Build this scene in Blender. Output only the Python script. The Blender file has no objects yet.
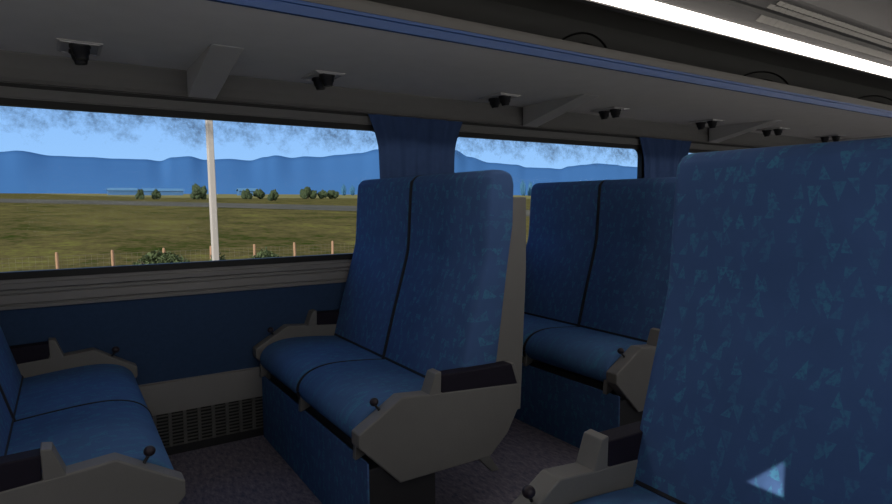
import bpy, bmesh, math, random
from mathutils import Vector, Matrix, noise

random.seed(7)
C = bpy.context.scene.collection
SC = bpy.context.scene
PI = math.pi

# ------------------------------------------------------------------ camera
EYE = Vector((0.0, 0.0, 1.19))
YAW, PITCH, ROLL, FPX = math.radians(33.0), math.radians(4.80), math.radians(-0.25), 590.0
Fv = Vector((math.sin(YAW)*math.cos(PITCH), math.cos(YAW)*math.cos(PITCH), -math.sin(PITCH)))
Rv = Fv.cross(Vector((0, 0, 1))).normalized()
Uv = Rv.cross(Fv)
R2 = math.cos(ROLL)*Rv + math.sin(ROLL)*Uv
U2 = math.cos(ROLL)*Uv - math.sin(ROLL)*Rv
cam = bpy.data.cameras.new('camera')
cam_o = bpy.data.objects.new('camera', cam)
C.objects.link(cam_o)
m = Matrix((R2, U2, -Fv)).transposed().to_4x4()
m.translation = EYE
cam_o.matrix_world = m
cam.sensor_width = 36.0
cam.lens = FPX/892.0*36.0
cam.clip_start = 0.02
cam.clip_end = 9000
SC.camera = cam_o

# ------------------------------------------------------------------ world, sun, exposure
w = bpy.data.worlds.new('sky')
SC.world = w
w.use_nodes = True
nt = w.node_tree
nt.nodes.clear()
out = nt.nodes.new('ShaderNodeOutputWorld')
bg = nt.nodes.new('ShaderNodeBackground')
tc = nt.nodes.new('ShaderNodeTexCoord')
sx = nt.nodes.new('ShaderNodeSeparateXYZ')
rp = nt.nodes.new('ShaderNodeValToRGB')
nt.links.new(tc.outputs['Generated'], sx.inputs[0])
nt.links.new(sx.outputs['Z'], rp.inputs[0])
# sky half behind the viewer is brightened as added fill for the interior
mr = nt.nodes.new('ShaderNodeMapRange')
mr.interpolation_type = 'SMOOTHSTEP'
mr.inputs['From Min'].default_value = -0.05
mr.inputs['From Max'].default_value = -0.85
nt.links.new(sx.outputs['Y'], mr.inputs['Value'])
gr = nt.nodes.new('ShaderNodeValToRGB')          # added fill glow below / above the horizon, out of view
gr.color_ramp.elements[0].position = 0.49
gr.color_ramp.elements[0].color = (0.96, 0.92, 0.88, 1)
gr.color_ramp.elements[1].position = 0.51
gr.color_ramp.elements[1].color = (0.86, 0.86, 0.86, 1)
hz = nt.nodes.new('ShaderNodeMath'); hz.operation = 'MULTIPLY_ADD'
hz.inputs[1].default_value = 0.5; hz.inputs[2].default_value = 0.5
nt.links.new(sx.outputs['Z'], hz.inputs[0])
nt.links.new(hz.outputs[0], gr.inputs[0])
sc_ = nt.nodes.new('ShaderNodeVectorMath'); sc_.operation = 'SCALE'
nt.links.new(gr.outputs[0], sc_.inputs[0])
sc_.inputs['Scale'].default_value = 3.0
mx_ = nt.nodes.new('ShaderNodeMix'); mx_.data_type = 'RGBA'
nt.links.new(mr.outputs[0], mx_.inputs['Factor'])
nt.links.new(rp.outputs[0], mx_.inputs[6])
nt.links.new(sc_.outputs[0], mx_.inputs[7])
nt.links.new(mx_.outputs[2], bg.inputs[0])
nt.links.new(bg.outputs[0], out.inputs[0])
rp.color_ramp.elements[0].position = 0.0
rp.color_ramp.elements[0].color = (0.34, 0.62, 1.0, 1)
rp.color_ramp.elements[1].position = 0.6
rp.color_ramp.elements[1].color = (0.13, 0.32, 0.80, 1)
e = rp.color_ramp.elements.new(0.14)
e.color = (0.27, 0.53, 0.98, 1)
bg.inputs[1].default_value = 1.0

sun = bpy.data.lights.new('sun', 'SUN')
sun.energy = 8.5
sun.angle = math.radians(0.25)
sun.color = (1.0, 0.95, 0.86)
sun_o = bpy.data.objects.new('sun', sun)
C.objects.link(sun_o)
SUN_DIR = Vector((2.17, 1.0, -1.005)).normalized()
sun_o.rotation_euler = SUN_DIR.to_track_quat('-Z', 'Y').to_euler()

SC.view_settings.view_transform = 'Standard'
SC.view_settings.look = 'None'
SC.view_settings.gamma = 1.0
SC.view_settings.use_curve_mapping = False
SC.view_settings.exposure = 0.0

# ------------------------------------------------------------------ materials
def new_mat(name):
    mt = bpy.data.materials.new(name)
    mt.use_nodes = True
    return mt, mt.node_tree, mt.node_tree.nodes['Principled BSDF']

def N(t, typ, **kw):
    n = t.nodes.new(typ)
    for k, v in kw.items():
        setattr(n, k, v)
    return n

def L(t, a, b):
    t.links.new(a, b)

def M2(t, op, a, b=None, c=None):
    n = t.nodes.new('ShaderNodeMath')
    n.operation = op
    for i, v in enumerate((a, b, c)):
        if v is None:
            continue
        if isinstance(v, (int, float)):
            n.inputs[i].default_value = v
        else:
            t.links.new(v, n.inputs[i])
    return n.outputs[0]

def mixc(t, f, a, b):
    n = t.nodes.new('ShaderNodeMix')
    n.data_type = 'RGBA'
    for s, v in ((n.inputs['Factor'], f), (n.inputs[6], a), (n.inputs[7], b)):
        if isinstance(v, (tuple, float, int)):
            s.default_value = v
        else:
            t.links.new(v, s)
    return n.outputs[2]

def plain(name, col, rough=0.7, var=0.12, scale=18.0, metal=0.0, spec=0.3, bump=0.0):
    mt, t, b = new_mat(name)
    tcn = N(t, 'ShaderNodeTexCoord')
    nz = N(t, 'ShaderNodeTexNoise')
    nz.inputs['Scale'].default_value = scale
    nz.inputs['Detail'].default_value = 4
    L(t, tcn.outputs['Object'], nz.inputs['Vector'])
    c = tuple(col)+(1,)
    d = tuple(x*(1-var) for x in col)+(1,)
    h = tuple(min(1, x*(1+var)) for x in col)+(1,)
    L(t, mixc(t, nz.outputs['Fac'], d, h), b.inputs['Base Color'])
    b.inputs['Roughness'].default_value = rough
    b.inputs['Metallic'].default_value = metal
    b.inputs['Specular IOR Level'].default_value = spec
    if bump:
        bp = N(t, 'ShaderNodeBump')
        bp.inputs['Strength'].default_value = bump
        bp.inputs['Distance'].default_value = 0.002
        n2 = N(t, 'ShaderNodeTexNoise')
        n2.inputs['Scale'].default_value = 220
        L(t, tcn.outputs['Object'], n2.inputs['Vector'])
        L(t, n2.outputs['Fac'], bp.inputs['Height'])
        L(t, bp.outputs[0], b.inputs['Normal'])
    return mt

def fabric(name, ax_a, ax_b, base, tri, scale=13.0, stretch=1.0):
    """woven moquette with small scattered triangles; ax_a/ax_b pick the object axes of the cloth"""
    mt, t, b = new_mat(name)
    tcn = N(t, 'ShaderNodeTexCoord')
    sp = N(t, 'ShaderNodeSeparateXYZ')
    L(t, tcn.outputs['Object'], sp.inputs[0])
    A, B = sp.outputs[ax_a], sp.outputs[ax_b]
    if ax_b == 2:
        A = M2(t, 'ADD', A, M2(t, 'MULTIPLY', sp.outputs[0], 0.35))
    else:
        B = M2(t, 'SUBTRACT', B, sp.outputs[2])
    masks = []
    for li, (sc, off) in enumerate(((scale, 0.0), (scale*1.25, 3.7))):
        cb = N(t, 'ShaderNodeCombineXYZ')
        L(t, M2(t, 'ADD', A, off), cb.inputs[0])
        L(t, M2(t, 'MULTIPLY', M2(t, 'ADD', B, off*1.3), stretch), cb.inputs[1])
        vo = N(t, 'ShaderNodeTexVoronoi')
        vo.voronoi_dimensions = '2D'
        vo.inputs['Scale'].default_value = sc
        vo.inputs['Randomness'].default_value = 0.65
        L(t, cb.outputs[0], vo.inputs['Vector'])
        df = N(t, 'ShaderNodeVectorMath', operation='SUBTRACT')
        L(t, cb.outputs[0], df.inputs[0])
        L(t, vo.outputs['Position'], df.inputs[1])
        ds = N(t, 'ShaderNodeSeparateXYZ')
        L(t, df.outputs[0], ds.inputs[0])
        cs = N(t, 'ShaderNodeSeparateColor')
        L(t, vo.outputs['Color'], cs.inputs[0])
        sg = M2(t, 'SUBTRACT', M2(t, 'MULTIPLY', M2(t, 'GREATER_THAN', cs.outputs[0], 0.5), 2.0), 1.0)
        dy = M2(t, 'MULTIPLY', M2(t, 'MULTIPLY', ds.outputs[1], sg), sc)
        tilt = M2(t, 'MULTIPLY', M2(t, 'SUBTRACT', cs.outputs[1], 0.5), 0.9)
        dx = M2(t, 'ABSOLUTE', M2(t, 'ADD', M2(t, 'MULTIPLY', ds.outputs[0], sc), M2(t, 'MULTIPLY', tilt, dy)))
        k1 = M2(t, 'GREATER_THAN', dy, -0.30)
        k2 = M2(t, 'LESS_THAN', M2(t, 'ADD', M2(t, 'MULTIPLY', dy, 0.34), dx), 0.125)
        k3 = M2(t, 'MULTIPLY', k1, k2)
        masks.append(M2(t, 'MULTIPLY', k3, M2(t, 'ADD', 0.35, M2(t, 'MULTIPLY', cs.outputs[2], 0.65))))
    mk = M2(t, 'MAXIMUM', masks[0], M2(t, 'MULTIPLY', masks[1], 0.85))
    nz = N(t, 'ShaderNodeTexNoise')
    nz.inputs['Scale'].default_value = 120
    nz.inputs['Detail'].default_value = 4
    L(t, tcn.outputs['Object'], nz.inputs['Vector'])
    n2 = N(t, 'ShaderNodeTexNoise')
    n2.inputs['Scale'].default_value = 9
    n2.inputs['Detail'].default_value = 5
    L(t, tcn.outputs['Object'], n2.inputs['Vector'])
    mk = M2(t, 'MULTIPLY', mk, M2(t, 'MINIMUM', M2(t, 'MULTIPLY', M2(t, 'MAXIMUM', M2(t, 'SUBTRACT', nz.outputs['Fac'], 0.36), 0.0), 5.0), 1.0))
    d = tuple(x*0.82 for x in base)+(1,)
    h = tuple(x*1.18 for x in base)+(1,)
    bc = mixc(t, n2.outputs['Fac'], d, h)
    col = mixc(t, mk, bc, tuple(tri)+(1,))
    L(t, col, b.inputs['Base Color'])
    b.inputs['Roughness'].default_value = 0.95
    b.inputs['Specular IOR Level'].default_value = 0.1
    bp = N(t, 'ShaderNodeBump')
    bp.inputs['Strength'].default_value = 0.25
    bp.inputs['Distance'].default_value = 0.001
    L(t, nz.outputs['Fac'], bp.inputs['Height'])
    L(t, bp.outputs[0], b.inputs['Normal'])
    return mt

BLUE = (0.040, 0.080, 0.185)
TEAL = (0.042, 0.145, 0.245)
MAT = {}
MAT['cloth_back'] = fabric('blue_moquette_back', 1, 2, BLUE, TEAL, 16.0, 1.0)
MAT['cloth_seat'] = fabric('blue_moquette_seat', 1, 0, (0.044, 0.096, 0.21), TEAL, 16.0, 1.0)
MAT['beige'] = plain('warm_grey_plastic', (0.105, 0.102, 0.098), 0.6, 0.08, 14, bump=0.15)
MAT['pad'] = plain('aubergine_vinyl', (0.0075, 0.006, 0.012), 0.75, 0.15, 30, spec=0.15)
MAT['piping'] = plain('black_piping', (0.006, 0.007, 0.012), 0.8)
MAT['base_dark'] = plain('black_steel', (0.012, 0.012, 0.014), 0.7)
MAT['knob'] = plain('dark_maroon_plastic', (0.012, 0.008, 0.013), 0.5)
MAT['steel'] = plain('grey_steel', (0.25, 0.25, 0.25), 0.35, metal=0.7)
MAT['wall_grey'] = plain('grey_wall_laminate', (0.150, 0.148, 0.145), 0.75, 0.07, 6, bump=0.1)
MAT['rack_grey'] = plain('grey_rack_moulding', (0.60, 0.585, 0.555), 0.75, 0.07, 9, bump=0.1)
MAT['bracket_grey'] = plain('grey_bracket_moulding', (0.34, 0.335, 0.325), 0.75, 0.07, 9, bump=0.1)
MAT['lip_grey'] = plain('dark_grey_lip', (0.055, 0.054, 0.052), 0.7, 0.05)
MAT['cove_grey'] = plain('grey_cove_panel', (0.110, 0.108, 0.104), 0.75, 0.06)
MAT['grille'] = plain('grey_grille_metal', (0.07, 0.07, 0.068), 0.6)
MAT['wall_blue'] = plain('blue_carpeted_wall', (0.021, 0.040, 0.083), 0.95, 0.14, 60, spec=0.05)
MAT['rubber'] = plain('black_rubber_gasket', (0.006, 0.006, 0.006), 0.6)
MAT['stripe'] = plain('blue_rack_trim', (0.009, 0.038, 0.13), 0.5, 0.05)
MAT['ceil_grey'] = plain('grey_ceiling_panel', (0.055, 0.054, 0.053), 0.8, 0.06, 5)
MAT['ceil_dark'] = plain('dark_rack_lining', (0.075, 0.075, 0.072), 0.85, 0.08, 5)
MAT['louvre'] = plain('pale_louvre_metal', (0.20, 0.195, 0.18), 0.5, 0.1, 40)
MAT['lamp_black'] = plain('black_nozzle', (0.010, 0.010, 0.011), 0.45)
MAT['plate'] = plain('grey_lamp_plate', (0.42, 0.41, 0.40), 0.6)

# curtain cloth
MAT['curtain'] = plain('blue_curtain_cloth', (0.032, 0.058, 0.135), 0.95, 0.12, 25, spec=0.05, bump=0.2)

# carpet
mt, t, b = new_mat('speckled_carpet')
tcn = N(t, 'ShaderNodeTexCoord')
mp = N(t, 'ShaderNodeMapping')
mp.inputs['Scale'].default_value = (60, 22, 1)
mp.inputs['Rotation'].default_value = (0, 0, 0.5)
L(t, tcn.outputs['Object'], mp.inputs[0])
nz = N(t, 'ShaderNodeTexNoise')
nz.inputs['Scale'].default_value = 1.0
nz.inputs['Detail'].default_value = 6
nz.inputs['Roughness'].default_value = 0.75
L(t, mp.outputs[0], nz.inputs['Vector'])
r = N(t, 'ShaderNodeValToRGB')
r.color_ramp.elements[0].position = 0.32
r.color_ramp.elements[0].color = (0.045, 0.050, 0.085, 1)
r.color_ramp.elements[1].position = 0.72
r.color_ramp.elements[1].color = (0.20, 0.175, 0.195, 1)
L(t, nz.outputs['Fac'], r.inputs[0])
L(t, r.outputs[0], b.inputs['Base Color'])
b.inputs['Roughness'].default_value = 0.95
b.inputs['Specular IOR Level'].default_value = 0.05
MAT['carpet'] = mt

# window glass: clear pane with grime hanging down from its top edge
def glass_mat():
    mt = bpy.data.materials.new('grimy_window_glass')
    mt.use_nodes = True
    t = mt.node_tree
    t.nodes.clear()
    o = N(t, 'ShaderNodeOutputMaterial')
    tcn = N(t, 'ShaderNodeTexCoord')
    sp = N(t, 'ShaderNodeSeparateXYZ')
    L(t, tcn.outputs['Object'], sp.inputs[0])
    z = sp.outputs[2]            # 0 at the top edge of the pane, negative downwards
    n1 = N(t, 'ShaderNodeTexNoise')
    n1.inputs['Scale'].default_value = 8.5
    n1.inputs['Detail'].default_value = 9
    n1.inputs['Roughness'].default_value = 0.68
    L(t, tcn.outputs['Object'], n1.inputs['Vector'])
    n2 = N(t, 'ShaderNodeTexNoise')
    n2.inputs['Scale'].default_value = 45
    n2.inputs['Detail'].default_value = 8
    n2.inputs['Roughness'].default_value = 0.8
    L(t, tcn.outputs['Object'], n2.inputs['Vector'])
    # depth below the top, 1 at the edge -> 0 at ~0.15 m
    g = M2(t, 'MAXIMUM', M2(t, 'ADD', 1.0, M2(t, 'DIVIDE', z, 0.17)), 0.0)
    a = M2(t, 'SUBTRACT', M2(t, 'ADD', M2(t, 'MULTIPLY', n1.outputs['Fac'], 2.4), M2(t, 'MULTIPLY', g, 0.62)), 1.42)
    a = M2(t, 'MULTIPLY', M2(t, 'MULTIPLY', a, M2(t, 'MINIMUM', M2(t, 'MULTIPLY', g, 3.0), 1.0)),
           M2(t, 'MULTIPLY', M2(t, 'MAXIMUM', M2(t, 'SUBTRACT', n2.outputs['Fac'], 0.33), 0.0), 4.6))
    a = M2(t, 'MULTIPLY', M2(t, 'MINIMUM', M2(t, 'MAXIMUM', a, 0.0), 0.85), 0.62)
    # faint specks lower down
    n3 = N(t, 'ShaderNodeTexNoise')
    n3.inputs['Scale'].default_value = 7
    n3.inputs['Detail'].default_value = 12
    n3.inputs['Roughness'].default_value = 0.8
    L(t, tcn.outputs['Object'], n3.inputs['Vector'])
    s = M2(t, 'MULTIPLY', M2(t, 'MAXIMUM', M2(t, 'SUBTRACT', n3.outputs['Fac'], 0.68), 0.0), 3.0)
    a = M2(t, 'MINIMUM', M2(t, 'ADD', a, s), 0.9)
    tr = N(t, 'ShaderNodeBsdfTransparent')
    gl = N(t, 'ShaderNodeBsdfGlossy')
    gl.inputs['Roughness'].default_value = 0.02
    fr = N(t, 'ShaderNodeFresnel')
    fr.inputs['IOR'].default_value = 1.06
    df = N(t, 'ShaderNodeBsdfDiffuse')
    df.inputs['Color'].default_value = (0.10, 0.12, 0.15, 1)
    m1 = N(t, 'ShaderNodeMixShader')
    L(t, fr.outputs[0], m1.inputs[0])
    L(t, tr.outputs[0], m1.inputs[1])
    L(t, gl.outputs[0], m1.inputs[2])
    m2 = N(t, 'ShaderNodeMixShader')
    L(t, a, m2.inputs[0])
    L(t, m1.outputs[0], m2.inputs[1])
    L(t, df.outputs[0], m2.inputs[2])
    L(t, m2.outputs[0], o.inputs['Surface'])
    return mt
MAT['glass'] = glass_mat()

def emit(name, col, s):
    mt = bpy.data.materials.new(name)
    mt.use_nodes = True
    t = mt.node_tree
    b = t.nodes['Principled BSDF']
    b.inputs['Base Color'].default_value = (0.9, 0.9, 0.9, 1)
    b.inputs['Emission Color'].default_value = tuple(col)+(1,)
    b.inputs['Emission Strength'].default_value = s
    return mt
MAT['tube'] = emit('fluorescent_diffuser', (1.0, 0.92, 0.84), 15.0)

# exterior
def field_mat(name, c1, c2, c3, sc):
    mt, t, b = new_mat(name)
    tcn = N(t, 'ShaderNodeTexCoord')
    mp = N(t, 'ShaderNodeMapping')
    mp.inputs['Scale'].default_value = (sc, sc*0.55, 1)
    L(t, tcn.outputs['Object'], mp.inputs[0])
    n1 = N(t, 'ShaderNodeTexNoise')
    n1.inputs['Scale'].default_value = 1
    n1.inputs['Detail'].default_value = 7
    n1.inputs['Roughness'].default_value = 0.65
    L(t, mp.outputs[0], n1.inputs['Vector'])
    n2 = N(t, 'ShaderNodeTexNoise')
    n2.inputs['Scale'].default_value = 9
    n2.inputs['Detail'].default_value = 8
    n2.inputs['Roughness'].default_value = 0.75
    L(t, mp.outputs[0], n2.inputs['Vector'])
    f = M2(t, 'ADD', M2(t, 'MULTIPLY', n1.outputs['Fac'], 0.5), M2(t, 'MULTIPLY', n2.outputs['Fac'], 0.5))
    r = N(t, 'ShaderNodeValToRGB')
    r.color_ramp.elements[0].position = 0.40
    r.color_ramp.elements[0].color = tuple(c1)+(1,)
    r.color_ramp.elements[1].position = 0.62
    r.color_ramp.elements[1].color = tuple(c3)+(1,)
    e = r.color_ramp.elements.new(0.5)
    e.color = tuple(c2)+(1,)
    L(t, f, r.inputs[0])
    L(t, r.outputs[0], b.inputs['Base Color'])
    b.inputs['Roughness'].default_value = 1
    b.inputs['Specular IOR Level'].default_value = 0
    return mt
MAT['field'] = field_mat('olive_pasture', (0.018, 0.027, 0.005), (0.056, 0.046, 0.018), (0.085, 0.083, 0.020), 0.16)
MAT['dry_grass'] = field_mat('dry_yellow_grass', (0.075, 0.075, 0.030), (0.105, 0.098, 0.040), (0.14, 0.125, 0.058), 0.05)
MAT['road'] = field_mat('grey_dirt_track', (0.04, 0.042, 0.034), (0.058, 0.056, 0.046), (0.07, 0.068, 0.055), 0.05)
MAT['mountain'] = plain('haze_blue_forest', (0.024, 0.070, 0.160), 1.0, 0.03, 0.002, spec=0)  # distance haze is put into the base colour
MAT['mast'] = plain('pale_concrete', (0.21, 0.195, 0.178), 0.9, 0.05, 3, spec=0.05)
MAT['post'] = plain('tan_fence_timber', (0.17, 0.105, 0.065), 0.9, 0.2, 5, spec=0.05)
MAT['wire'] = plain('galvanised_wire', (0.10, 0.085, 0.06), 0.8)
MAT['leaf'] = plain('olive_green_leaves', (0.042, 0.056, 0.024), 0.9, 0.5, 6, spec=0.1)
MAT['leaf_far'] = plain('dull_green_crown', (0.024, 0.034, 0.017), 0.95, 0.25, 0.6, spec=0.05)
MAT['leaf_haze'] = plain('haze_blue_crown', (0.025, 0.075, 0.13), 0.95, 0.15, 0.6, spec=0.05)  # far haze mixed into the crown colour
MAT['bark'] = plain('brown_bark', (0.07, 0.05, 0.035), 0.95)
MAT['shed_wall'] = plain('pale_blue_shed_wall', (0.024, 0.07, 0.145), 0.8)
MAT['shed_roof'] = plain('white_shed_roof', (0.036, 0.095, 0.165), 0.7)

# ------------------------------------------------------------------ mesh helpers
class MB:
    def __init__(s):
        s.v, s.f, s.mi = [], [], []
    def box(s, x0, x1, y0, y1, z0, z1, mi=0):
        n = len(s.v)
        s.v += [(x, y, z) for x in (x0, x1) for y in (y0, y1) for z in (z0, z1)]
        for q in ((0, 1, 3, 2), (4, 6, 7, 5), (0, 4, 5, 1), (2, 3, 7, 6), (0, 2, 6, 4), (1, 5, 7, 3)):
            s.f.append(tuple(n+i for i in q)); s.mi.append(mi)
        return s
    def prism(s, prof, a0, a1, axis='y', mi=0):
        """prof: closed polygon in the other two axes, extruded along axis"""
        n = len(s.v); k = len(prof)
        for a in (a0, a1):
            for p in prof:
                if axis == 'y': s.v.append((p[0], a, p[1]))
                elif axis == 'x': s.v.append((a, p[0], p[1]))
                else: s.v.append((p[0], p[1], a))
        for i in range(k):
            j = (i+1) % k
            s.f.append((n+i, n+j, n+k+j, n+k+i)); s.mi.append(mi)
        s.f.append(tuple(n+i for i in reversed(range(k)))); s.mi.append(mi)
        s.f.append(tuple(n+k+i for i in range(k))); s.mi.append(mi)
        return s
    def tube(s, pts, r, seg=8, mi=0):
        pts = [Vector(p) for p in pts]
        rs = r if isinstance(r, (list, tuple)) else [r]*len(pts)
        n = len(s.v)
        for i, p in enumerate(pts):
            d = (pts[min(i+1, len(pts)-1)]-pts[max(i-1, 0)]).normalized()
            u = d.cross(Vector((0, 0, 1)))
            if u.length < 1e-3: u = d.cross(Vector((1, 0, 0)))
            u.normalize(); w_ = u.cross(d)
            for k in range(seg):
                a = 2*PI*k/seg
                q = p+rs[i]*(math.cos(a)*u+math.sin(a)*w_)
                s.v.append(tuple(q))
        for i in range(len(pts)-1):
            for k in range(seg):
                a = n+i*seg+k; b_ = n+i*seg+(k+1) % seg
                s.f.append((a, b_, b_+seg, a+seg)); s.mi.append(mi)
        s.f.append(tuple(n+k for k in reversed(range(seg)))); s.mi.append(mi)
        m_ = n+(len(pts)-1)*seg
        s.f.append(tuple(m_+k for k in range(seg))); s.mi.append(mi)
        return s
    def quad(s, a, b_, c, d, mi=0):
        n = len(s.v); s.v += [tuple(a), tuple(b_), tuple(c), tuple(d)]
        s.f.append((n, n+1, n+2, n+3)); s.mi.append(mi)
        return s
    def build(s, name, mats, parent=None, bevel=0.0, smooth=False, seg=2):
        me = bpy.data.meshes.new(name)
        me.from_pydata(s.v, [], s.f)
        if not isinstance(mats, (list, tuple)): mats = [mats]
        for m_ in mats: me.materials.append(m_)
        bm = bmesh.new(); bm.from_mesh(me)
        for i, f in enumerate(bm.faces): f.material_index = s.mi[i]
        bmesh.ops.recalc_face_normals(bm, faces=bm.faces)
        if bevel:
            ed = [e_ for e_ in bm.edges if len(e_.link_faces) == 2 and e_.calc_face_angle(0) > 0.45]
            bmesh.ops.bevel(bm, geom=ed, offset=bevel, segments=seg, profile=0.5, affect='EDGES', clamp_overlap=True)
        for f in bm.faces: f.smooth = bool(smooth)
        bm.to_mesh(me); bm.free()
        if smooth:
            try: me.set_sharp_from_angle(angle=math.radians(50))
            except Exception: pass
        o = bpy.data.objects.new(name, me)
        C.objects.link(o)
        if parent: o.parent = parent
        return o

def tag(o, label=None, cat=None, group=None, kind=None):
    if label: o['label'] = label
    if cat: o['category'] = cat
    if group: o['group'] = group
    if kind: o['kind'] = kind
    return o

def empty(name, loc=(0, 0, 0), rz=0.0):
    o = bpy.data.objects.new(name, None)
    o.empty_display_size = 0.1
    C.objects.link(o)
    o.location = loc; o.rotation_euler = (0, 0, rz)
    return o

def copy_tree(o, parent=None):
    c = o.copy(); C.objects.link(c)
    if parent: c.parent = parent
    for ch in list(o.children):
        copy_tree(ch, c)
    return c

def smooth_path(pts, n=6):
    """catmull-rom through 2D points"""
    out_ = []
    for i in range(len(pts)-1):
        p0 = pts[max(i-1, 0)]; p1 = pts[i]; p2 = pts[i+1]; p3 = pts[min(i+2, len(pts)-1)]
        for k in range(n):
            u = k/n
            out_.append(tuple(0.5*((2*p1[j])+(-p0[j]+p2[j])*u+(2*p0[j]-5*p1[j]+4*p2[j]-p3[j])*u*u+(-p0[j]+3*p1[j]-3*p2[j]+p3[j])*u**3) for j in range(2)))
    out_.append(tuple(pts[-1]))
    return out_

# ------------------------------------------------------------------ the coach shell
X0, X1 = -9.3, 12.0
YL, YR = 3.005, -0.24
ZT, ZB = 1.590, 0.911          # glass top / bottom
WINS = [(-6.83, -5.12), (-4.62, -2.91), (-2.41, -0.70), (-0.34, 1.53), (2.01, 3.735), (4.22, 5.93), (6.43, 8.14), (8.64, 10.35)]
TH = 0.035

def side_wall(name, y_in, sgn, wins, zt):
    b = MB()
    y0, y1 = sorted((y_in, y_in+sgn*TH))
    b.box(X0, X1, y0, y1, 0.0, 0.357, 0)
    b.box(X0, X1, y0, y1, 0.357, 0.756, 1)
    b.box(X0, X1, y0, y1, 0.756, ZB-0.022, 0)
    b.box(X0, X1, y0, y1, zt+0.022, 2.10, 0)
    xs = [X0]+[v for w_ in wins for v in (w_[0]-0.02, w_[1]+0.02)]+[X1]
    for i in range(0, len(xs), 2):
        b.box(xs[i], xs[i+1], y0, y1, ZB-0.022, zt+0.022, 0)
    o = b.build(name, [MAT['wall_grey'], MAT['wall_blue']])
    tag(o, kind='structure')
    return o
WINS_R = [(-6.83, -5.12), (-4.62, -2.91), (-2.41, -0.60), (-0.26, 1.53), (2.01, 3.735), (4.22, 5.93), (6.43, 8.14), (8.64, 10.35)]  # unseen near-side openings, edges set to shape the sun patch
side_wall('wall_left', YL, 1, WINS, ZT)
side_wall('wall_right', YR, -1, WINS_R, 1.540)
o = MB().box(X0, X1, YR-TH, YL+TH, -0.06, 0.0).build('floor', MAT['carpet']); tag(o, kind='structure')
o = MB().box(X0-0.06, X0, YR-TH, YL+TH, -0.06, 2.5).build('wall_back', MAT['wall_grey']); tag(o, kind='structure')
o = MB().box(X1, X1+0.06, YR-TH, YL+TH, -0.06, 2.5).build('wall_front', MAT['wall_grey']); tag(o, kind='structure')

# ceiling: vaulted over each rack, a lowered centre panel between two light coves
half = [(YL+TH, 2.10), (YL, 2.10), (2.96, 2.24), (2.82, 2.36), (2.58, 2.42), (2.30, 2.42), (2.05, 2.30), (1.955, 2.085), (1.936, 2.085),
        (1.906, 2.155), (1.838, 2.203), (1.841, 2.228), (1.820, 2.236), (1.813, 2.2265), (1.77, 2.255), (1.72, 2.275), (1.39, 2.285)]
mats_half = [1]*7+[0, 0, 0, 1, 1, 1]+[0]*3
def mir(p): return (2*1.3825-p[0], p[1])
b = MB()
full = half+[mir(p) for p in reversed(half[:-1])]
mi = mats_half+list(reversed(mats_half))
for i in range(len(full)-1):
    p, q = full[i], full[i+1]
    b.quad((X0, p[0], p[1]), (X1, p[0], p[1]), (X1, q[0], q[1]), (X0, q[0], q[1]), mi[i])
o = b.build('ceiling', [MAT['ceil_grey'], MAT['ceil_dark']])
tag(o, kind='structure')
# outer roof keeps the sky out of the ceiling void
o = MB().box(X0, X1, YR-TH, YL+TH, 2.52, 2.56).build('ceiling_roof_shell', MAT['wall_grey']); tag(o, kind='structure')
o.name = 'ceiling_roof'

# windows
def rounded_rect(x0, x1, z0, z1, r, n=5):
    pts = []
    for cx, cz, a0 in ((x1-r, z1-r, 0), (x0+r, z1-r, 90), (x0+r, z0+r, 180), (x1-r, z0+r, 270)):
        for k in range(n+1):
            a = math.radians(a0+90*k/n)
            pts.append((cx+r*math.cos(a), cz+r*math.sin(a)))
    return pts
def window(i, x0, x1, y_in, sgn, zt=ZT):
    w_ = empty('window_%d' % i, ((x0+x1)/2, y_in, zt))
    tag(w_, kind='structure')
    hx = (x1-x0)/2; h = zt-ZB
    inner = rounded_rect(-hx, hx, -h, 0, 0.055)
    outer = rounded_rect(-hx-0.028, hx+0.028, -h-0.030, 0.028, 0.02)
    ya, yb = -sgn*0.006, sgn*(TH)
    b = MB()
    n = len(inner)
    for y in (ya, yb):
        for p in inner+outer: b.v.append((p[0], y, p[1]))
    k2 = 2*n
    for k in range(n):
        j = (k+1) % n
        for fc in ((k, j, n+j, n+k), (k2+k, k2+n+k, k2+n+j, k2+j), (k, k2+k, k2+j, j), (n+k, n+j, k2+n+j, k2+n+k)):
            b.f.append(fc); b.mi.append(0)
    fr = b.build('window_frame', MAT['rubber'], w_)
    fr['kind'] = 'structure'
    g = MB().box(-hx-0.005, hx+0.005, sgn*0.016, sgn*0.020, -h-0.005, 0.005).build('window_pane', MAT['glass'], w_)
    g['kind'] = 'structure'
    return w_
for i, (a, c) in enumerate(WINS[:7]):
    window(i+1, a, c, YL, 1)
for i, (a, c) in enumerate(WINS_R):
    window(i+8, a, c, YR, -1, 1.540)

# mouldings on the window wall
b = MB()
prof = [(YL, 0.756), (YL-0.012, 0.758), (YL-0.014, 0.772), (YL-0.006, 0.776), (YL-0.012, 0.782), (YL-0.010, 0.815), (YL-0.004, 0.818),
        (YL-0.010, 0.823), (YL-0.010, 0.832), (YL-0.003, 0.836), (YL-0.012, 0.842), (YL-0.012, 0.862), (YL-0.004, 0.866), (YL-0.004, 0.879), (YL, 0.879)]
b.prism(prof, X0, X1, 'x')
o = b.build('trim_1', MAT['wall_grey']); tag(o, kind='structure')
b = MB()
b.prism([(YL, 1.622), (YL-0.006, 1.624), (YL-0.010, 1.660), (YL, 1.662)], X0, X1, 'x', 0)
b.box(X0, X1, YL-0.008, YL+0.001, 1.664, 1.679, 1)
b.prism([(YL, 1.682), (YL-0.022, 1.682), (YL-0.012, 1.700), (YL-0.004, 1.74), (YL-0.004, 1.800), (YL, 1.800)], X0, X1, 'x', 0)
o = b.build('trim_2', [MAT['cove_grey'], MAT['rubber']]); tag(o, kind='structure')

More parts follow.
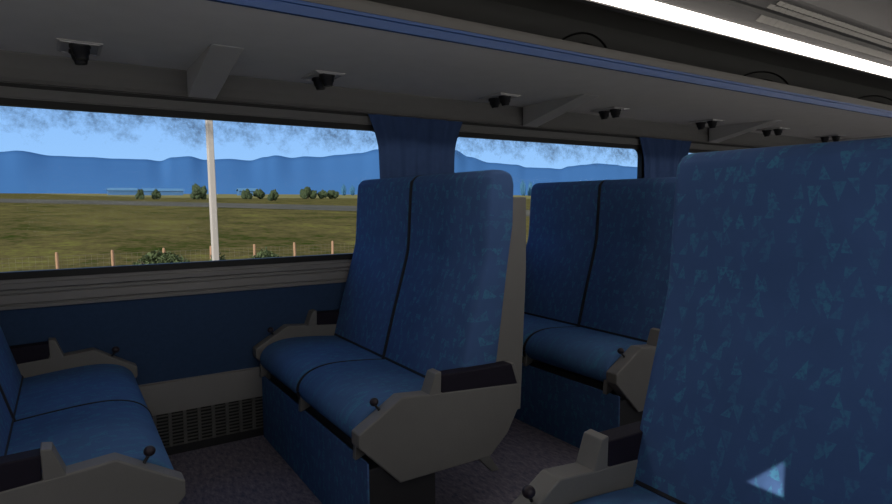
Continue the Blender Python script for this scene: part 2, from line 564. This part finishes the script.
# heater skirting with its perforated grille
hs = empty('baseboard_left', (0, YL, 0)); tag(hs, kind='structure')
b = MB()
b.box(X0, X1, -0.016, 0.0, 0.205, 0.352)
b.box(X0, X1, -0.016, 0.0, 0.0, 0.040, 1)
b.build('heater_panel', [MAT['wall_grey'], MAT['base_dark']], hs)['kind'] = 'structure'
b = MB()
b.box(-0.6, 4.5, -0.003, -0.001, 0.040, 0.205, 1)
x = -0.6
while x < 4.5:
    b.box(x, x+0.014, -0.015, -0.003, 0.040, 0.205)
    x += 0.065
for k in range(11):
    z = 0.040+k*0.0165
    b.box(-0.6, 4.5, -0.012, -0.003, z, min(z+0.005, .205))
o = b.build('heater_grille', [MAT['grille'], MAT['rubber']], hs); o['kind'] = 'structure'

# ------------------------------------------------------------------ luggage rack
RZ = 1.806
rack = empty('luggage_rack', (0, YL, RZ))
tag(rack, 'long grey overhead luggage rack with a blue edge stripe running above the windows', 'luggage rack')
def yl(y): return y-YL
b = MB()
b.prism([(yl(3.0), 0.0), (yl(2.45), -0.002), (yl(2.15), 0.000), (yl(1.955), 0.004), (yl(1.955), 0.040), (yl(3.0), 0.040)], X0, X1, 'x')
b.build('shelf', MAT['rack_grey'], rack, smooth=True)
b = MB()
b.prism([(yl(1.955), 0.002), (yl(1.945), 0.004), (yl(1.942), 0.034), (yl(1.950), 0.036), (yl(1.944), 0.039), (yl(1.944), 0.050), (yl(1.955), 0.050)], X0, X1, 'x')
b.build('edge_stripe', MAT['stripe'], rack)['label'] = 'bright blue edge stripe'
b = MB()
b.prism([(yl(1.955), 0.050), (yl(1.946), 0.052), (yl(1.950), 0.080), (yl(1.965), 0.100), (yl(1.985), 0.100), (yl(1.985), 0.040), (yl(1.955), 0.040)], X0, X1, 'x')
b.build('front_lip', MAT['lip_grey'], rack, smooth=True)
for k in range(6):
    bx = 0.577+2.02*(k-1)
    b = MB()
    # tapering beam: deep at the wall, fading into the shelf
    n = len(b.v)
    b.prism([(yl(2.983), -0.124), (yl(2.45), -0.004), (yl(2.45), 0.002), (yl(2.983), 0.002)], bx-0.062, bx+0.062, 'x')
    b.build('bracket', MAT['bracket_grey'], rack, bevel=0.006)
for k in range(5):
    hx = 2.66+1.99*(k-1)
    for s_, (r_, w_) in enumerate(((1.0, 1.0), (0.84, 0.88))):
        pts = []
        for q in range(25):
            a = PI*q/24
            pts.append((hx, yl(2.67-0.32*w_*math.cos(a)), 0.038+0.36*r_*math.sin(a)**0.8))
        if s_ == 0:
            hoop = MB().tube(pts, 0.007, 6).build('divider_hoop', MAT['lamp_black'], rack, smooth=True)
        else:
            MB().tube(pts, 0.005, 6).build('inner_hoop', MAT['lamp_black'], hoop, smooth=True)

# strip light in the cove beside the aisle
sl = empty('strip_light', (0, 1.9, 2.08))
tag(sl, 'long glowing white strip light running along the ceiling above the rack edge', 'ceiling light')
MB().prism([(0.028, 0.012), (0.004, 0.068), (0.007, 0.070), (0.033, 0.012)], X0, X1-0.02, 'x').build('diffuser', MAT['tube'], sl)
MB().prism([(0.022, 0.000), (0.056, 0.000), (0.056, 0.004), (0.026, 0.010)], X0, X1-0.02, 'x').build('housing', MAT['ceil_grey'], sl)
sr = empty('strip_light', (0, 0.865, 2.08))
tag(sr, 'second white strip light on the other side of the ceiling, over the near seats', 'ceiling light')
MB().prism([(-0.028, 0.012), (-0.004, 0.068), (-0.007, 0.070), (-0.033, 0.012)], X0, X1-0.02, 'x').build('diffuser', MAT['tube'], sr)
MB().prism([(-0.022, 0.000), (-0.056, 0.000), (-0.056, 0.004), (-0.026, 0.010)], X0, X1-0.02, 'x').build('housing', MAT['ceil_grey'], sr)

# louvred ceiling vent: three slotted bands
vent = empty('ceiling_vent', (0, 1.8, 2.2))
tag(vent, 'pale three-band louvred air vent in the ceiling beside the strip light', 'vent')
def band(y0, z0, y1, z1, xs, lab):
    """slotted band lying on the slope between (y0,z0) and (y1,z1)"""
    b = MB()
    d = Vector((0, y1-y0, z1-z0)); ln = d.length; d.normalize()
    nrm = Vector((0, -d.z, d.y))
    if nrm.z > 0: nrm = -nrm
    off = Vector((0, -1.8, -2.2))
    def pt(x, a, h):
        return Vector((x, y0, z0))+d*a+nrm*h+off
    x = xs
    while x < X1-0.3:
        a0, a1 = 0.0, ln
        vs = [pt(x, a0, 0.001), pt(x+0.050, a0, 0.001), pt(x+0.050, a1, 0.001), pt(x, a1, 0.001),
              pt(x, a0, 0.005), pt(x+0.050, a0, 0.008), pt(x+0.050, a1, 0.008), pt(x, a1, 0.005)]
        n = len(b.v); b.v += [tuple(v) for v in vs]
        for q in ((0, 1, 2, 3), (4, 7, 6, 5), (0, 4, 5, 1), (1, 5, 6, 2), (2, 6, 7, 3), (3, 7, 4, 0)):
            b.f.append(tuple(n+i for i in q)); b.mi.append(0)
        x += 0.058
    b.build('louvre_band', MAT['louvre'], vent)
band(1.870, 2.180, 1.838, 2.203, 3.25, '')
band(1.806, 2.231, 1.786, 2.2445, 3.24, '')
band(1.779, 2.249, 1.757, 2.260, 3.28, '')

# reading lamps under the rack
lamp = empty('reading_lamp', (0.09, 2.76, RZ-0.003))
LG = 'twin reading lamps under the luggage rack'
tag(lamp, 'black twin reading lamp above the first window, leftmost under the luggage rack', 'reading lamp', LG)
MB().prism([(-0.075, -0.105), (0.075, -0.105), (0.075, 0.105), (-0.075, 0.105)], -0.006, -0.001, 'z').build('mounting_plate', MAT['plate'], lamp, bevel=0.002)
b = MB()
for (px, py, qx, qy) in ((-0.066, -0.096, 0.066, -0.090), (-0.066, 0.090, 0.066, 0.096), (-0.066, -0.096, -0.060, 0.096), (0.060, -0.096, 0.066, 0.096)):
    b.box(px, qx, py, qy, -0.010, -0.005)
b.build('plate_rim', MAT['plate'], lamp)
for dy in (-0.048, 0.048):
    nz_ = MB().tube([(0, dy, -0.004), (0, dy, -0.016), (0.001, dy, -0.020), (0.003, dy, -0.040), (0.003, dy, -0.043), (0.005, dy, -0.058)],
                    [0.037, 0.037, 0.032, 0.029, 0.025, 0.021], 16).build('nozzle', MAT['lamp_black'], lamp, smooth=True)
lamp_x = [1.09, 2.17, 3.10, 4.18, 5.12, 6.14, 7.15]
lamp_lab = ['black twin reading lamp between the first two rack brackets, above the first window',
            'black twin reading lamp just left of the second rack bracket, right of the centre curtain',
            'black twin reading lamp over the second window, just right of the second rack bracket',
            'black twin reading lamp just left of the third rack bracket',
            'black twin reading lamp just right of the third rack bracket',
            'rightmost visible twin reading lamp, small and far down the luggage rack',
            'farthest twin reading lamp at the right end of the luggage rack']
for x, lb in zip(lamp_x, lamp_lab):
    if x > 6.5: continue
    c = copy_tree(lamp); c.location = (x, 2.76, RZ-0.003); c['label'] = lb

# ------------------------------------------------------------------ curtains
def curtain(xc, label):
    b = MB()
    nx, nz_ = 72, 22
    z_top, z_bot = 1.672, 0.93
    for s_ in (0, 1):
        for j in range(nz_+1):
            v = j/nz_
            z = z_top+(z_bot-z_top)*v
            z_t = 1.20
            q = min(1.0, (z_top-z)/(z_top-1.45))
            hw = 0.308-0.062*math.sin(q*PI/2)-0.02*max(0, v-0.3)
            for i in range(nx+1):
                u = -1+2*i/nx
                fold = 0.010*math.sin(u*10.5+0.6*math.sin(v*3))+0.003*math.sin(u*27+1.3)
                b.v.append((u*hw, -0.030+fold+0.004*s_, z))
    W_ = nx+1; off = W_*(nz_+1)
    for s_ in (0, 1):
        for j in range(nz_):
            for i in range(nx):
                a = s_*off+j*W_+i
                b.f.append((a, a+1, a+W_+1, a+W_)); b.mi.append(0)
    for j in range(nz_):
        for i in (0, nx):
            a = j*W_+i
            b.f.append((a, a+W_, a+W_+off, a+off)); b.mi.append(0)
    for i in range(nx):
        for j in (0, nz_):
            a = j*W_+i
            b.f.append((a, a+1, a+1+off, a+off)); b.mi.append(0)
    o = b.build('window_curtain', MAT['curtain'], smooth=True)
    o.location = (xc, YL-0.012, 0)
    tag(o, label, 'curtain', 'blue curtains between the windows')
    return o
curtain(1.735, 'pleated dark blue curtain on the pillar behind the middle seat')
curtain(3.975, 'pleated dark blue curtain at the right end of the second window')

# ------------------------------------------------------------------ seats
def swept_cushion(name, prof, y0, y1, mat, parent, r0=0.016, r1=0.016):
    """closed side profile swept across, with rounded-in ends"""
    cx = sum(p[0] for p in prof)/len(prof); cz = sum(p[1] for p in prof)/len(prof)
    b = MB(); k = len(prof)
    rows = []
    for q in range(5):
        a = (PI/2)*q/4
        rows.append((y0+r0*(1-math.cos(a)), min(r0, 0.022)*(1-math.sin(a))))
    for q in range(5):
        a = (PI/2)*(4-q)/4
        rows.append((y1-r1*(1-math.cos(a)), min(r1, 0.022)*(1-math.sin(a))))
    # inward offset direction for every profile vertex
    nrm = []
    for i in range(k):
        p, q, s_ = prof[i-1], prof[i], prof[(i+1) % k]
        t1 = Vector((q[0]-p[0], q[1]-p[1])); t2 = Vector((s_[0]-q[0], s_[1]-q[1]))
        if t1.length > 0: t1.normalize()
        if t2.length > 0: t2.normalize()
        tt = t1+t2
        n_ = Vector((-tt.y, tt.x))
        if n_.length > 1e-6: n_.normalize()
        nrm.append(n_)
    area = sum(prof[i][0]*prof[(i+1) % k][1]-prof[(i+1) % k][0]*prof[i][1] for i in range(k))
    sg = 1 if area > 0 else -1
    for (y, ins) in rows:
        for i in range(k):
            b.v.append((prof[i][0]+sg*nrm[i].x*ins, y, prof[i][1]+sg*nrm[i].y*ins))
    for j in range(len(rows)-1):
        for i in range(k):
            i2 = (i+1) % k
            b.f.append((j*k+i, j*k+i2, (j+1)*k+i2, (j+1)*k+i)); b.mi.append(0)
    b.f.append(tuple(reversed(range(k)))); b.mi.append(0)
    b.f.append(tuple((len(rows)-1)*k+i for i in range(k))); b.mi.append(0)
    o = b.build(name, mat, parent, smooth=True)
    return o

def make_seat():
    root = empty('double_seat')
    # plinth: cloth front panel over a dark steel frame
    MB().box(0.0, 0.008, -0.625, 0.61, 0.0, 0.323).build('plinth_panel', MAT['cloth_back'], root, bevel=0.002)
    b = MB()
    b.box(0.008, 0.27, -0.622, 0.60, 0.0, 0.30)
    b.box(0.03, 0.56, -0.56, 0.56, 0.30, 0.345)
    b.build('plinth_frame', MAT['base_dark'], root, bevel=0.004)
    # seat cushions
    top = smooth_path([(0.43, 0.480), (0.30, 0.495), (0.17, 0.505), (0.085, 0.501), (0.022, 0.480), (-0.014, 0.442), (-0.018, 0.398), (0.010, 0.362), (0.06, 0.352)], 5)
    sprof = top+[(0.30, 0.352), (0.50, 0.360), (0.50, 0.470)]
    swept_cushion('seat_cushion', sprof, -0.573, -0.003, MAT['cloth_seat'], root)
    swept_cushion('seat_cushion', sprof, 0.003, 0.573, MAT['cloth_seat'], root)
    # backrests
    front = smooth_path([(0.375, 0.470), (0.437, 0.70), (0.503, 0.93), (0.517, 1.01), (0.525, 1.14), (0.534, 1.265), (0.546, 1.295), (0.570, 1.312),
                         (0.620, 1.314), (0.655, 1.298), (0.668, 1.26)], 5)
    bprof = front+[(0.664, 1.10), (0.640, 0.95), (0.570, 0.48)]
    swept_cushion('backrest', bprof, -0.588, -0.004, MAT['cloth_back'], root, 0.05, 0.014)
    swept_cushion('backrest', bprof, 0.004, 0.600, MAT['cloth_back'], root, 0.014, 0.03)
    # black piping bead in the seams
    b = MB()
    def off2(path, d):
        return [(p[0]+d[0], 0.0, p[1]+d[1]) for p in path]
    b.tube([(p[0], p[1], p[2]-(0.007 if p[2] > 1.285 else 0)) for p in off2(front[:-6], (0.004, 0.0))], 0.010, 6)
    b.build('back_piping', MAT['piping'], root, smooth=True)
    b = MB()
    b.tube(off2(top[:-3], (0.0, -0.007)), 0.007, 6)
    b.build('seat_piping', MAT['piping'], root, smooth=True)
    b = MB()
    b.tube([(0.387, -0.57, 0.490), (0.387, 0.57, 0.490)], 0.009, 6)
    b.build('rear_piping', MAT['piping'], root, smooth=True)
    # hard back shell, seen as a light strip from the side
    b = MB()
    b.prism([(0.520, 0.36), (0.620, 0.95), (0.655, 1.210), (0.722, 1.210), (0.724, 0.93), (0.700, 0.36)], -0.582, 0.582, 'y')
    b.build('back_shell', MAT['beige'], root, bevel=0.004)
    # armrests
    outer = [(-0.034, 0.432), (-0.034, 0.388), (0.119, 0.231), (0.505, 0.231), (0.589, 0.304), (0.650, 0.407), (0.652, 0.491), (0.285, 0.518), (0.236, 0.520), (0.128, 0.530), (0.05, 0.482)]
    for sd in (-1, 1):
        y_in, y_out = sd*0.576, sd*0.638
        a, c = sorted((y_in, y_out))
        lift = 0.034 if sd > 0 else 0.0
        arm = MB().prism(outer, a, c, 'y').build('armrest', MAT['beige'], root, bevel=0.005)
        arm.location.z = lift
        # upright ear in front of the pad
        MB().prism([(0.234, 0.510), (0.264, 0.590), (0.288, 0.594), (0.286, 0.510)], a+0.001, c-0.001, 'y').build('armrest_ear', MAT['beige'], arm, bevel=0.003)
        p = MB().prism([(0.290, 0.510), (0.286, 0.580), (0.612, 0.572), (0.642, 0.486)], a+0.002, c-0.002, 'y').build('armrest_pad', MAT['pad'], arm, bevel=0.004)
        p['label'] = 'dark aubergine pad'
        MB().prism([(0.637, 0.484), (0.606, 0.572), (0.620, 0.574), (0.652, 0.488)], a+0.001, c-0.001, 'y').build('pad_end_cap', MAT['beige'], arm, bevel=0.002)
        # recline lever
        lv = MB().tube([(0.066, sd*0.600, 0.474), (0.060, sd*0.596, 0.492), (0.050, sd*0.592, 0.504)], 0.0045, 8).build('recline_lever', MAT['lamp_black'], arm, smooth=True)
        # round knob
        bm = bmesh.new()
        bmesh.ops.create_uvsphere(bm, u_segments=16, v_segments=10, radius=0.0155)
        for f in bm.faces: f.smooth = True
        me = bpy.data.meshes.new('lever_knob'); bm.to_mesh(me); bm.free()
        me.materials.append(MAT['knob'])
        ko = bpy.data.objects.new('lever_knob', me); C.objects.link(ko)
        ko.location = (0.046, sd*0.590, 0.517)
        ko.scale = (1.0, 1.0, 0.95)
        ko.parent = arm
        # splayed foot under the rear of the armrest
        MB().prism([(0.40, 0.30), (0.48, 0.30), (0.600, 0.130), (0.565, 0.130)], sd*0.56-0.012, sd*0.56+0.012, 'y').build('foot_bracket', MAT['beige'], root, bevel=0.002)
    for yb in (-0.555, 0.0, 0.585):
        MB().prism([(-0.012, 0.385), (-0.016, 0.318), (0.000, 0.322), (0.070, 0.352), (0.050, 0.385)], yb-0.012, yb+0.012, 'y').build('front_bracket', MAT['beige'], root, bevel=0.002)
    return root

GS = 'blue double seats facing left'
seat = make_seat()
YC = 2.36
seat.location = (0.81, YC, 0)
tag(seat, 'blue double seat in the middle of the view, full armrest panel facing the aisle', 'train seat', GS)
s2 = copy_tree(seat); s2.location = (2.044, YC, 0); s2['label'] = 'blue double seat behind the middle one, backrest below the second window'
s3 = copy_tree(seat); s3.location = (0.790, 0.366, 0); s3['label'] = 'nearest blue double seat, large backrest filling the right of the view'
s5 = copy_tree(seat); s5.location = (0.212, 0.405, 0); s5.rotation_euler = (0, 0, PI)  # added unseen seat; its backrest cuts the lower edge of the sun patch
s5['label'] = 'unseen blue double seat facing right beside the near windows, opposite the nearest seat'
s5['group'] = 'blue double seat facing right'
s4 = copy_tree(seat); s4.location = (0.215, YC-0.018, 0); s4.rotation_euler = (0, 0, PI)
s4['label'] = 'blue double seat at the left edge, facing right with its cushion under the first window'
s4['group'] = 'blue double seat facing right'
for s_ in (s4, s5):            # the wall-side armrest sits a touch higher than the aisle one
    arms = [c for c in s_.children if c.name.startswith('armrest')]
    zs = [c.location.z for c in arms]
    for c, z in zip(arms, reversed(zs)): c.location.z = z

# ------------------------------------------------------------------ outside
def gz(x, y):
    return -1.61+(0.0165*(y-24) if y > 24 else 0.0)
o = None
b = MB()
ys = [4.0, 12, 24, 40, 80, 160, 320, 640, 1300, 2600, 3600]
xsn = [-900, -300, -100, -30, 0, 30, 60, 120, 240, 480, 900, 1800, 3600, 7000]
for y in ys:
    for x in xsn: b.v.append((x, y, gz(x, y)))
for j in range(len(ys)-1):
    for i in range(len(xsn)-1):
        a = j*len(xsn)+i
        b.f.append((a, a+1, a+len(xsn)+1, a+len(xsn))); b.mi.append(0)
o = b.build('ground', MAT['field']); tag(o, 'broad olive green pasture stretching to the mountains outside the windows', 'field', kind='structure')

def ray_ground(u, v, lift=0.0):
    """where the sight line of a measured point meets the tilted ground (used to lay out the field)"""
    d = Fv+(u-446)/FPX*R2-(v-252)/FPX*U2
    # z = -1.61+0.0165*(y-24)
    tt = (-1.61-0.0165*24-EYE.z)/(d.z-0.0165*d.y)
    p = EYE+d*tt
    return Vector((p.x, p.y, gz(p.x, p.y)+lift))

def strip(name, top, bot, mat, lift, label, cat):
    b = MB()
    for p in top: b.v.append(tuple(ray_ground(*p, lift)))
    for p in bot: b.v.append(tuple(ray_ground(*p, lift)))
    n = len(top)
    for i in range(n-1):
        b.f.append((i, i+1, n+i+1, n+i)); b.mi.append(0)
    o = b.build(name, mat); tag(o, label, cat, kind='structure')
strip('ground_track', [(-60, 198.2), (0, 198.7), (100, 200.5), (200, 202.6), (300, 204.8), (400, 207.2), (700, 214)],
      [(-60, 201.8), (0, 202.6), (100, 204.6), (200, 207.0), (300, 209.8), (400, 212.6), (700, 222)], MAT['road'], 0.05,
      'grey dirt track crossing the pasture', 'track')
b = MB()
for (xa_, ya_) in ((-80, 2300), (7000, 2300), (3600, 330), (300, 330), (60, 420), (20, 700)):
    b.v.append((xa_, ya_, gz(xa_, ya_)+0.06))
b.f.append((0, 1, 2, 3, 4, 5)); b.mi.append(0)
o = b.build('ground_dry_grass', MAT['dry_grass']); tag(o, 'band of dry yellow grass at the far side of the pasture', 'grass', kind='structure')

# mountains
ridge = [(-420, 150), (-300, 158), (-200, 149), (-100, 158), (-40, 153), (0, 151.8), (17, 150.5), (54, 155.8), (88, 157), (115, 158.6), (145, 159.3), (160, 161), (172, 157.3), (189, 156.2), (205, 159.8),
         (229, 158.8), (250, 160.5), (265, 157), (276, 155.3), (292, 157.8), (305, 156.3), (320, 157), (338, 154.8), (360, 153), (378, 149.2),
         (405, 143), (430, 142), (455, 150), (469, 156.8), (490, 162.7), (516, 164.6), (527, 167.4), (548, 168), (560, 169), (569, 166.3), (583, 164.8), (597, 163.4),
         (615, 164.6), (625, 166.3), (638, 167), (665, 163), (700, 166), (760, 160), (840, 164), (900, 158), (1000, 165), (1100, 160), (1200, 168)]
b = MB()
YM = 2500.0
dense = []
for i in range(len(ridge)-1):
    (u0, v0), (u1, v1) = ridge[i], ridge[i+1]
    nn = 6
    for k in range(nn):
        f = k/nn; ff = f*f*(3-2*f)
        dense.append((u0+(u1-u0)*f, v0+(v1-v0)*ff))
def mount_pt(u, v):
    d = Fv+(u-446)/FPX*R2-(v-252)/FPX*U2
    return EYE+d*(YM/d.y)
rows = 7
tops = []
for (u, v) in dense:
    if (u-446)/FPX > 1.4: break
    tops.append(mount_pt(u, v))
for j in range(rows+1):
    f = j/rows
    for p in tops:
        base = gz(0, YM*0.86)-3
        dy = -YM*0.14*(1-f)
        z = base+(p.z-base)*(f**0.8)
        if 0 < j < rows: z += (p.z-base)*0.012*noise.noise(Vector((p.x*0.004, j*1.7, 0.3)))
        b.v.append((p.x*(1+dy/YM), p.y+dy, z))
nT = len(tops)
for p in tops:        # far flank
    b.v.append((p.x*1.08, p.y+500, gz(0, YM)-20))
for j in range(rows+1):
    for i in range(nT-1):
        a = j*nT+i
        b.f.append((a, a+1, a+nT+1, a+nT)); b.mi.append(0)
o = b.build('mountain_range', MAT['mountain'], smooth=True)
tag(o, 'long haze-blue mountain range along the horizon beyond the pasture', 'mountains')

# catenary mast
def gpt(ratio, y): return (ratio*y, y, gz(ratio*y, y))
my = 20.0
mx = 0.2055*my
b = MB()
b.box(-0.095, 0.095, -0.095, 0.095, -0.3, 9.0)
b.prism([(-0.3, -0.3), (0.3, -0.3), (0.3, 0.3), (-0.3, 0.3)], -0.3, 0.06, 'z')
o = b.build('lineside_mast', MAT['mast'], bevel=0.02)
o.location = (mx, my, gz(mx, my)); o.rotation_euler = (0, math.radians(-0.6), math.radians(5))
tag(o, 'tall pale concrete lineside mast standing outside the first window', 'mast')

# fence: posts are each a thing, the mesh between them another
posts = [-0.0085+0.0690*k for k in range(-1, 15)]
pb = MB().tube([(0, 0, -0.25), (0, 0, 1.10), (0, 0, 1.17)], [0.055, 0.050, 0.038], 10)
p0 = pb.build('fence_post', MAT['post'], smooth=True)
names = {0: 'tan timber fence post outside, leftmost seen through the first window',
         1: 'tan timber fence post outside, second from the left, left of the green shrub',
         2: 'tan fence post behind the large green shrub left of the mast',
         3: 'tan fence post directly beside the pale lineside mast',
         4: 'tan fence post first to the right of the lineside mast, beside the small shrub',
         5: 'tan fence post second to the right of the lineside mast',
         6: 'tan fence post third to the right of the mast, nearest the middle seat'}
for i, r_ in enumerate(posts):
    if i-1 not in names: continue
    o = p0 if i == 1 else p0.copy()
    if o is not p0: C.objects.link(o)
    x, y, z = gpt(r_, 24.0)
    o.location = (x, y, z)
    o.rotation_euler = (math.radians(random.uniform(-1, 1)), math.radians(random.uniform(-1, 1)), 0)
    tag(o, names[i-1], 'fence post', 'fence posts along the line')
b = MB()
xa, xb = posts[1]*24-8, posts[7]*24+14
zz = gz(0, 24)
for k in range(7):
    b.tube([(xa, 24.09, zz+0.12+k*0.15), (xb, 24.09, zz+0.12+k*0.15)], 0.0025, 4)
x = xa
while x < xb:
    b.tube([(x, 24.09, zz+0.10), (x, 24.09, zz+1.04)], 0.002, 4)
    x += 0.18
o = b.build('fence_wire', MAT['wire'])
tag(o, 'thin wire mesh strung along the timber fence posts', 'wire fence')

# shrubs by the fence
def shrub(x, y, w_, h_, n, label, seed):
    rnd = random.Random(seed)
    root = empty('shrub', (x, y, gz(x, y)))
    tag(root, label, 'shrub')
    b = MB()
    for k in range(n):
        a = rnd.uniform(0, 2*PI); el = rnd.uniform(0, 1)
        rr = rnd.uniform(0.45, 1.0)
        bump_ = 0.75+0.35*noise.noise(Vector((math.cos(a)*1.7+seed, math.sin(a)*1.7, el*2)))
        c = Vector((math.cos(a)*w_*rr*math.cos(el*PI/2)*bump_*1.1, math.sin(a)*w_*0.7*rr*math.cos(el*PI/2), 0.08+h_*math.sin(el*PI/2)*rr*(0.85+0.4*noise.noise(Vector((a*1.3, seed, 0))))))
        u = Vector((rnd.gauss(0, 1), rnd.gauss(0, 1), rnd.gauss(0, 1))).normalized()
        v = u.cross(Vector((rnd.gauss(0, 1), rnd.gauss(0, 1), rnd.gauss(0, 1)))).normalized()
        s_ = rnd.uniform(0.03, 0.065)
        b.quad(c-u*s_*1.6, c+v*s_*0.7, c+u*s_*1.6, c-v*s_*0.7)
    b.build('foliage', MAT['leaf'], root)
    b = MB()
    for k in range(9):
        a = rnd.uniform(0, 2*PI)
        b.tube([(0.05*math.cos(a), 0.05*math.sin(a), -0.1), (w_*0.35*math.cos(a), w_*0.3*math.sin(a), h_*0.45), (w_*0.6*math.cos(a), w_*0.5*math.sin(a), h_*0.75)], [0.025, 0.016, 0.006], 5)
    b.build('stems', MAT['bark'], root)
x, y, z = gpt(0.126, 22.6)
shrub(x, y, 1.35, 1.15, 7000, 'broad leafy green shrub at the fence left of the lineside mast', 3)
x, y, z = gpt(0.208, 22.8)
shrub(x, y, 0.55, 0.9, 2000, 'small low shrub right at the foot of the lineside mast', 5)
x, y, z = gpt(0.287, 22.7)
shrub(x, y, 1.1, 0.98, 3200, 'small green shrub at the fence right of the lineside mast', 9)

# far trees
def far_tree(u, vtop, vbase, wpx, y, mat, label, seed, grp='distant trees at the edge of the pasture'):
    rnd = random.Random(seed)
    dd = Fv+(u-446)/FPX*R2-(vbase-252)/FPX*U2
    xr = dd.x/dd.y*y
    d1 = Fv+(u-446)/FPX*R2-(vtop-252)/FPX*U2
    ztop = EYE.z+d1.z/d1.y*y
    zb = gz(xr, y)
    px = d1.length/ FPX*y/d1.y*(1/ d1.length)
    wd = wpx/FPX*y/ (Fv.y if False else d1.y)
    h_ = ztop-zb
    root = empty('distant_tree', (xr, y, zb))
    tag(root, label, 'tree', grp)
    bm = bmesh.new()
    for k in range(16):
        qx = rnd.uniform(-.36, .36)
        m_ = Matrix.Translation((qx*wd, rnd.uniform(-.2, .2)*wd, h_*rnd.uniform(0.18, 0.70-0.9*qx*qx*2))) @ Matrix.Diagonal((wd*rnd.uniform(.15, .24), wd*rnd.uniform(.15, .24), h_*rnd.uniform(.20, .30), 1))
        bmesh.ops.create_icosphere(bm, subdivisions=3, radius=1.0, matrix=m_)
    for v in bm.verts:
        nn = noise.noise(v.co*(9.0/wd)+Vector((seed, 0, 0)))+0.7*noise.noise(v.co*(25.0/wd))
        v.co.x *= 1+0.16*nn; v.co.z = max(0.02, v.co.z*(1+0.14*nn)); v.co.y *= 1+0.16*nn
    me = bpy.data.meshes.new('crown'); bm.to_mesh(me); bm.free()
    me.materials.append(mat)
    c_ = bpy.data.objects.new('crown', me); C.objects.link(c_); c_.parent = root
    MB().tube([(0, 0, -0.3), (0, 0, h_*0.45)], [wd*0.04, wd*0.025], 7).build('trunk', MAT['bark'], root)
trees = [(198, 182.5, 194.0, 17, 'largest round dark tree on the horizon just left of the mast'),
         (140, 188.0, 193.4, 8, 'small dark tree on the horizon in front of the long pale shed'),
         (156, 188.2, 193.4, 8, 'small dark tree just right of the long pale shed end'),
         (247, 187.8, 194.2, 10, 'first small tree right of the mast on the horizon'),
         (259, 188.2, 194.4, 11, 'second small tree right of the mast on the horizon'),
         (273, 189.0, 195.4, 11, 'third tree right of the mast, lowest of the row of three'),
         (308, 184.6, 193.8, 15, 'taller round tree on the horizon left of the middle seat'),
         (322, 188.0, 193.8, 10, 'low bushy tree just right of the taller horizon tree'),
         (332, 188.0, 193.8, 11, 'low bushy tree nearest the middle backrest on the horizon')]
for i, (u, vt, vb, wp, lb) in enumerate(trees):
    far_tree(u, vt, vb, wp, 320+i*4 if i not in (5,) else 260, MAT['leaf_far'], lb, i+2)
for i, (u, vt, vb, wp, lb) in enumerate([(343.5, 184.0, 192, 5, 'hazy blue tree far off left of the middle backrest'), (352.5, 184.3, 192, 5, 'hazy blue tree far off touching the middle backrest edge'),
                                         (522.5, 178.5, 192, 6, 'hazy tall tree seen in the gap between the two backrests'),
                                         (530, 180.0, 192, 5, 'smaller hazy tree in the gap, right of the taller one')]):
    far_tree(u, vt, vb, wp, 1100+i*20, MAT['leaf_haze'], lb, i+40, 'hazy far trees')

# sheds
def shed(u0, u1, v_top, y, label):
    d0 = Fv+(u0-446)/FPX*R2-(v_top-252)/FPX*U2
    d1 = Fv+(u1-446)/FPX*R2-(v_top-252)/FPX*U2
    xa_, xb_ = d0.x/d0.y*y, d1.x/d1.y*y
    zt = EYE.z+d0.z/d0.y*y
    zb = gz(0, y)
    xc = (xa_+xb_)/2; hw = (xb_-xa_)/2; h_ = zt-zb
    root = empty('farm_shed', (xc, y, zb))
    tag(root, label, 'shed')
    MB().box(-hw, hw, 0, 14, -0.5, h_*0.62).build('shed_walls', MAT['shed_wall'], root)
    MB().prism([(-1, h_*0.60), (-1, h_*0.66), (7, h_), (15, h_*0.66), (15, h_*0.60), (7, h_*0.93)], -hw-1, hw+1, 'x').build('shed_roof', MAT['shed_roof'], root)
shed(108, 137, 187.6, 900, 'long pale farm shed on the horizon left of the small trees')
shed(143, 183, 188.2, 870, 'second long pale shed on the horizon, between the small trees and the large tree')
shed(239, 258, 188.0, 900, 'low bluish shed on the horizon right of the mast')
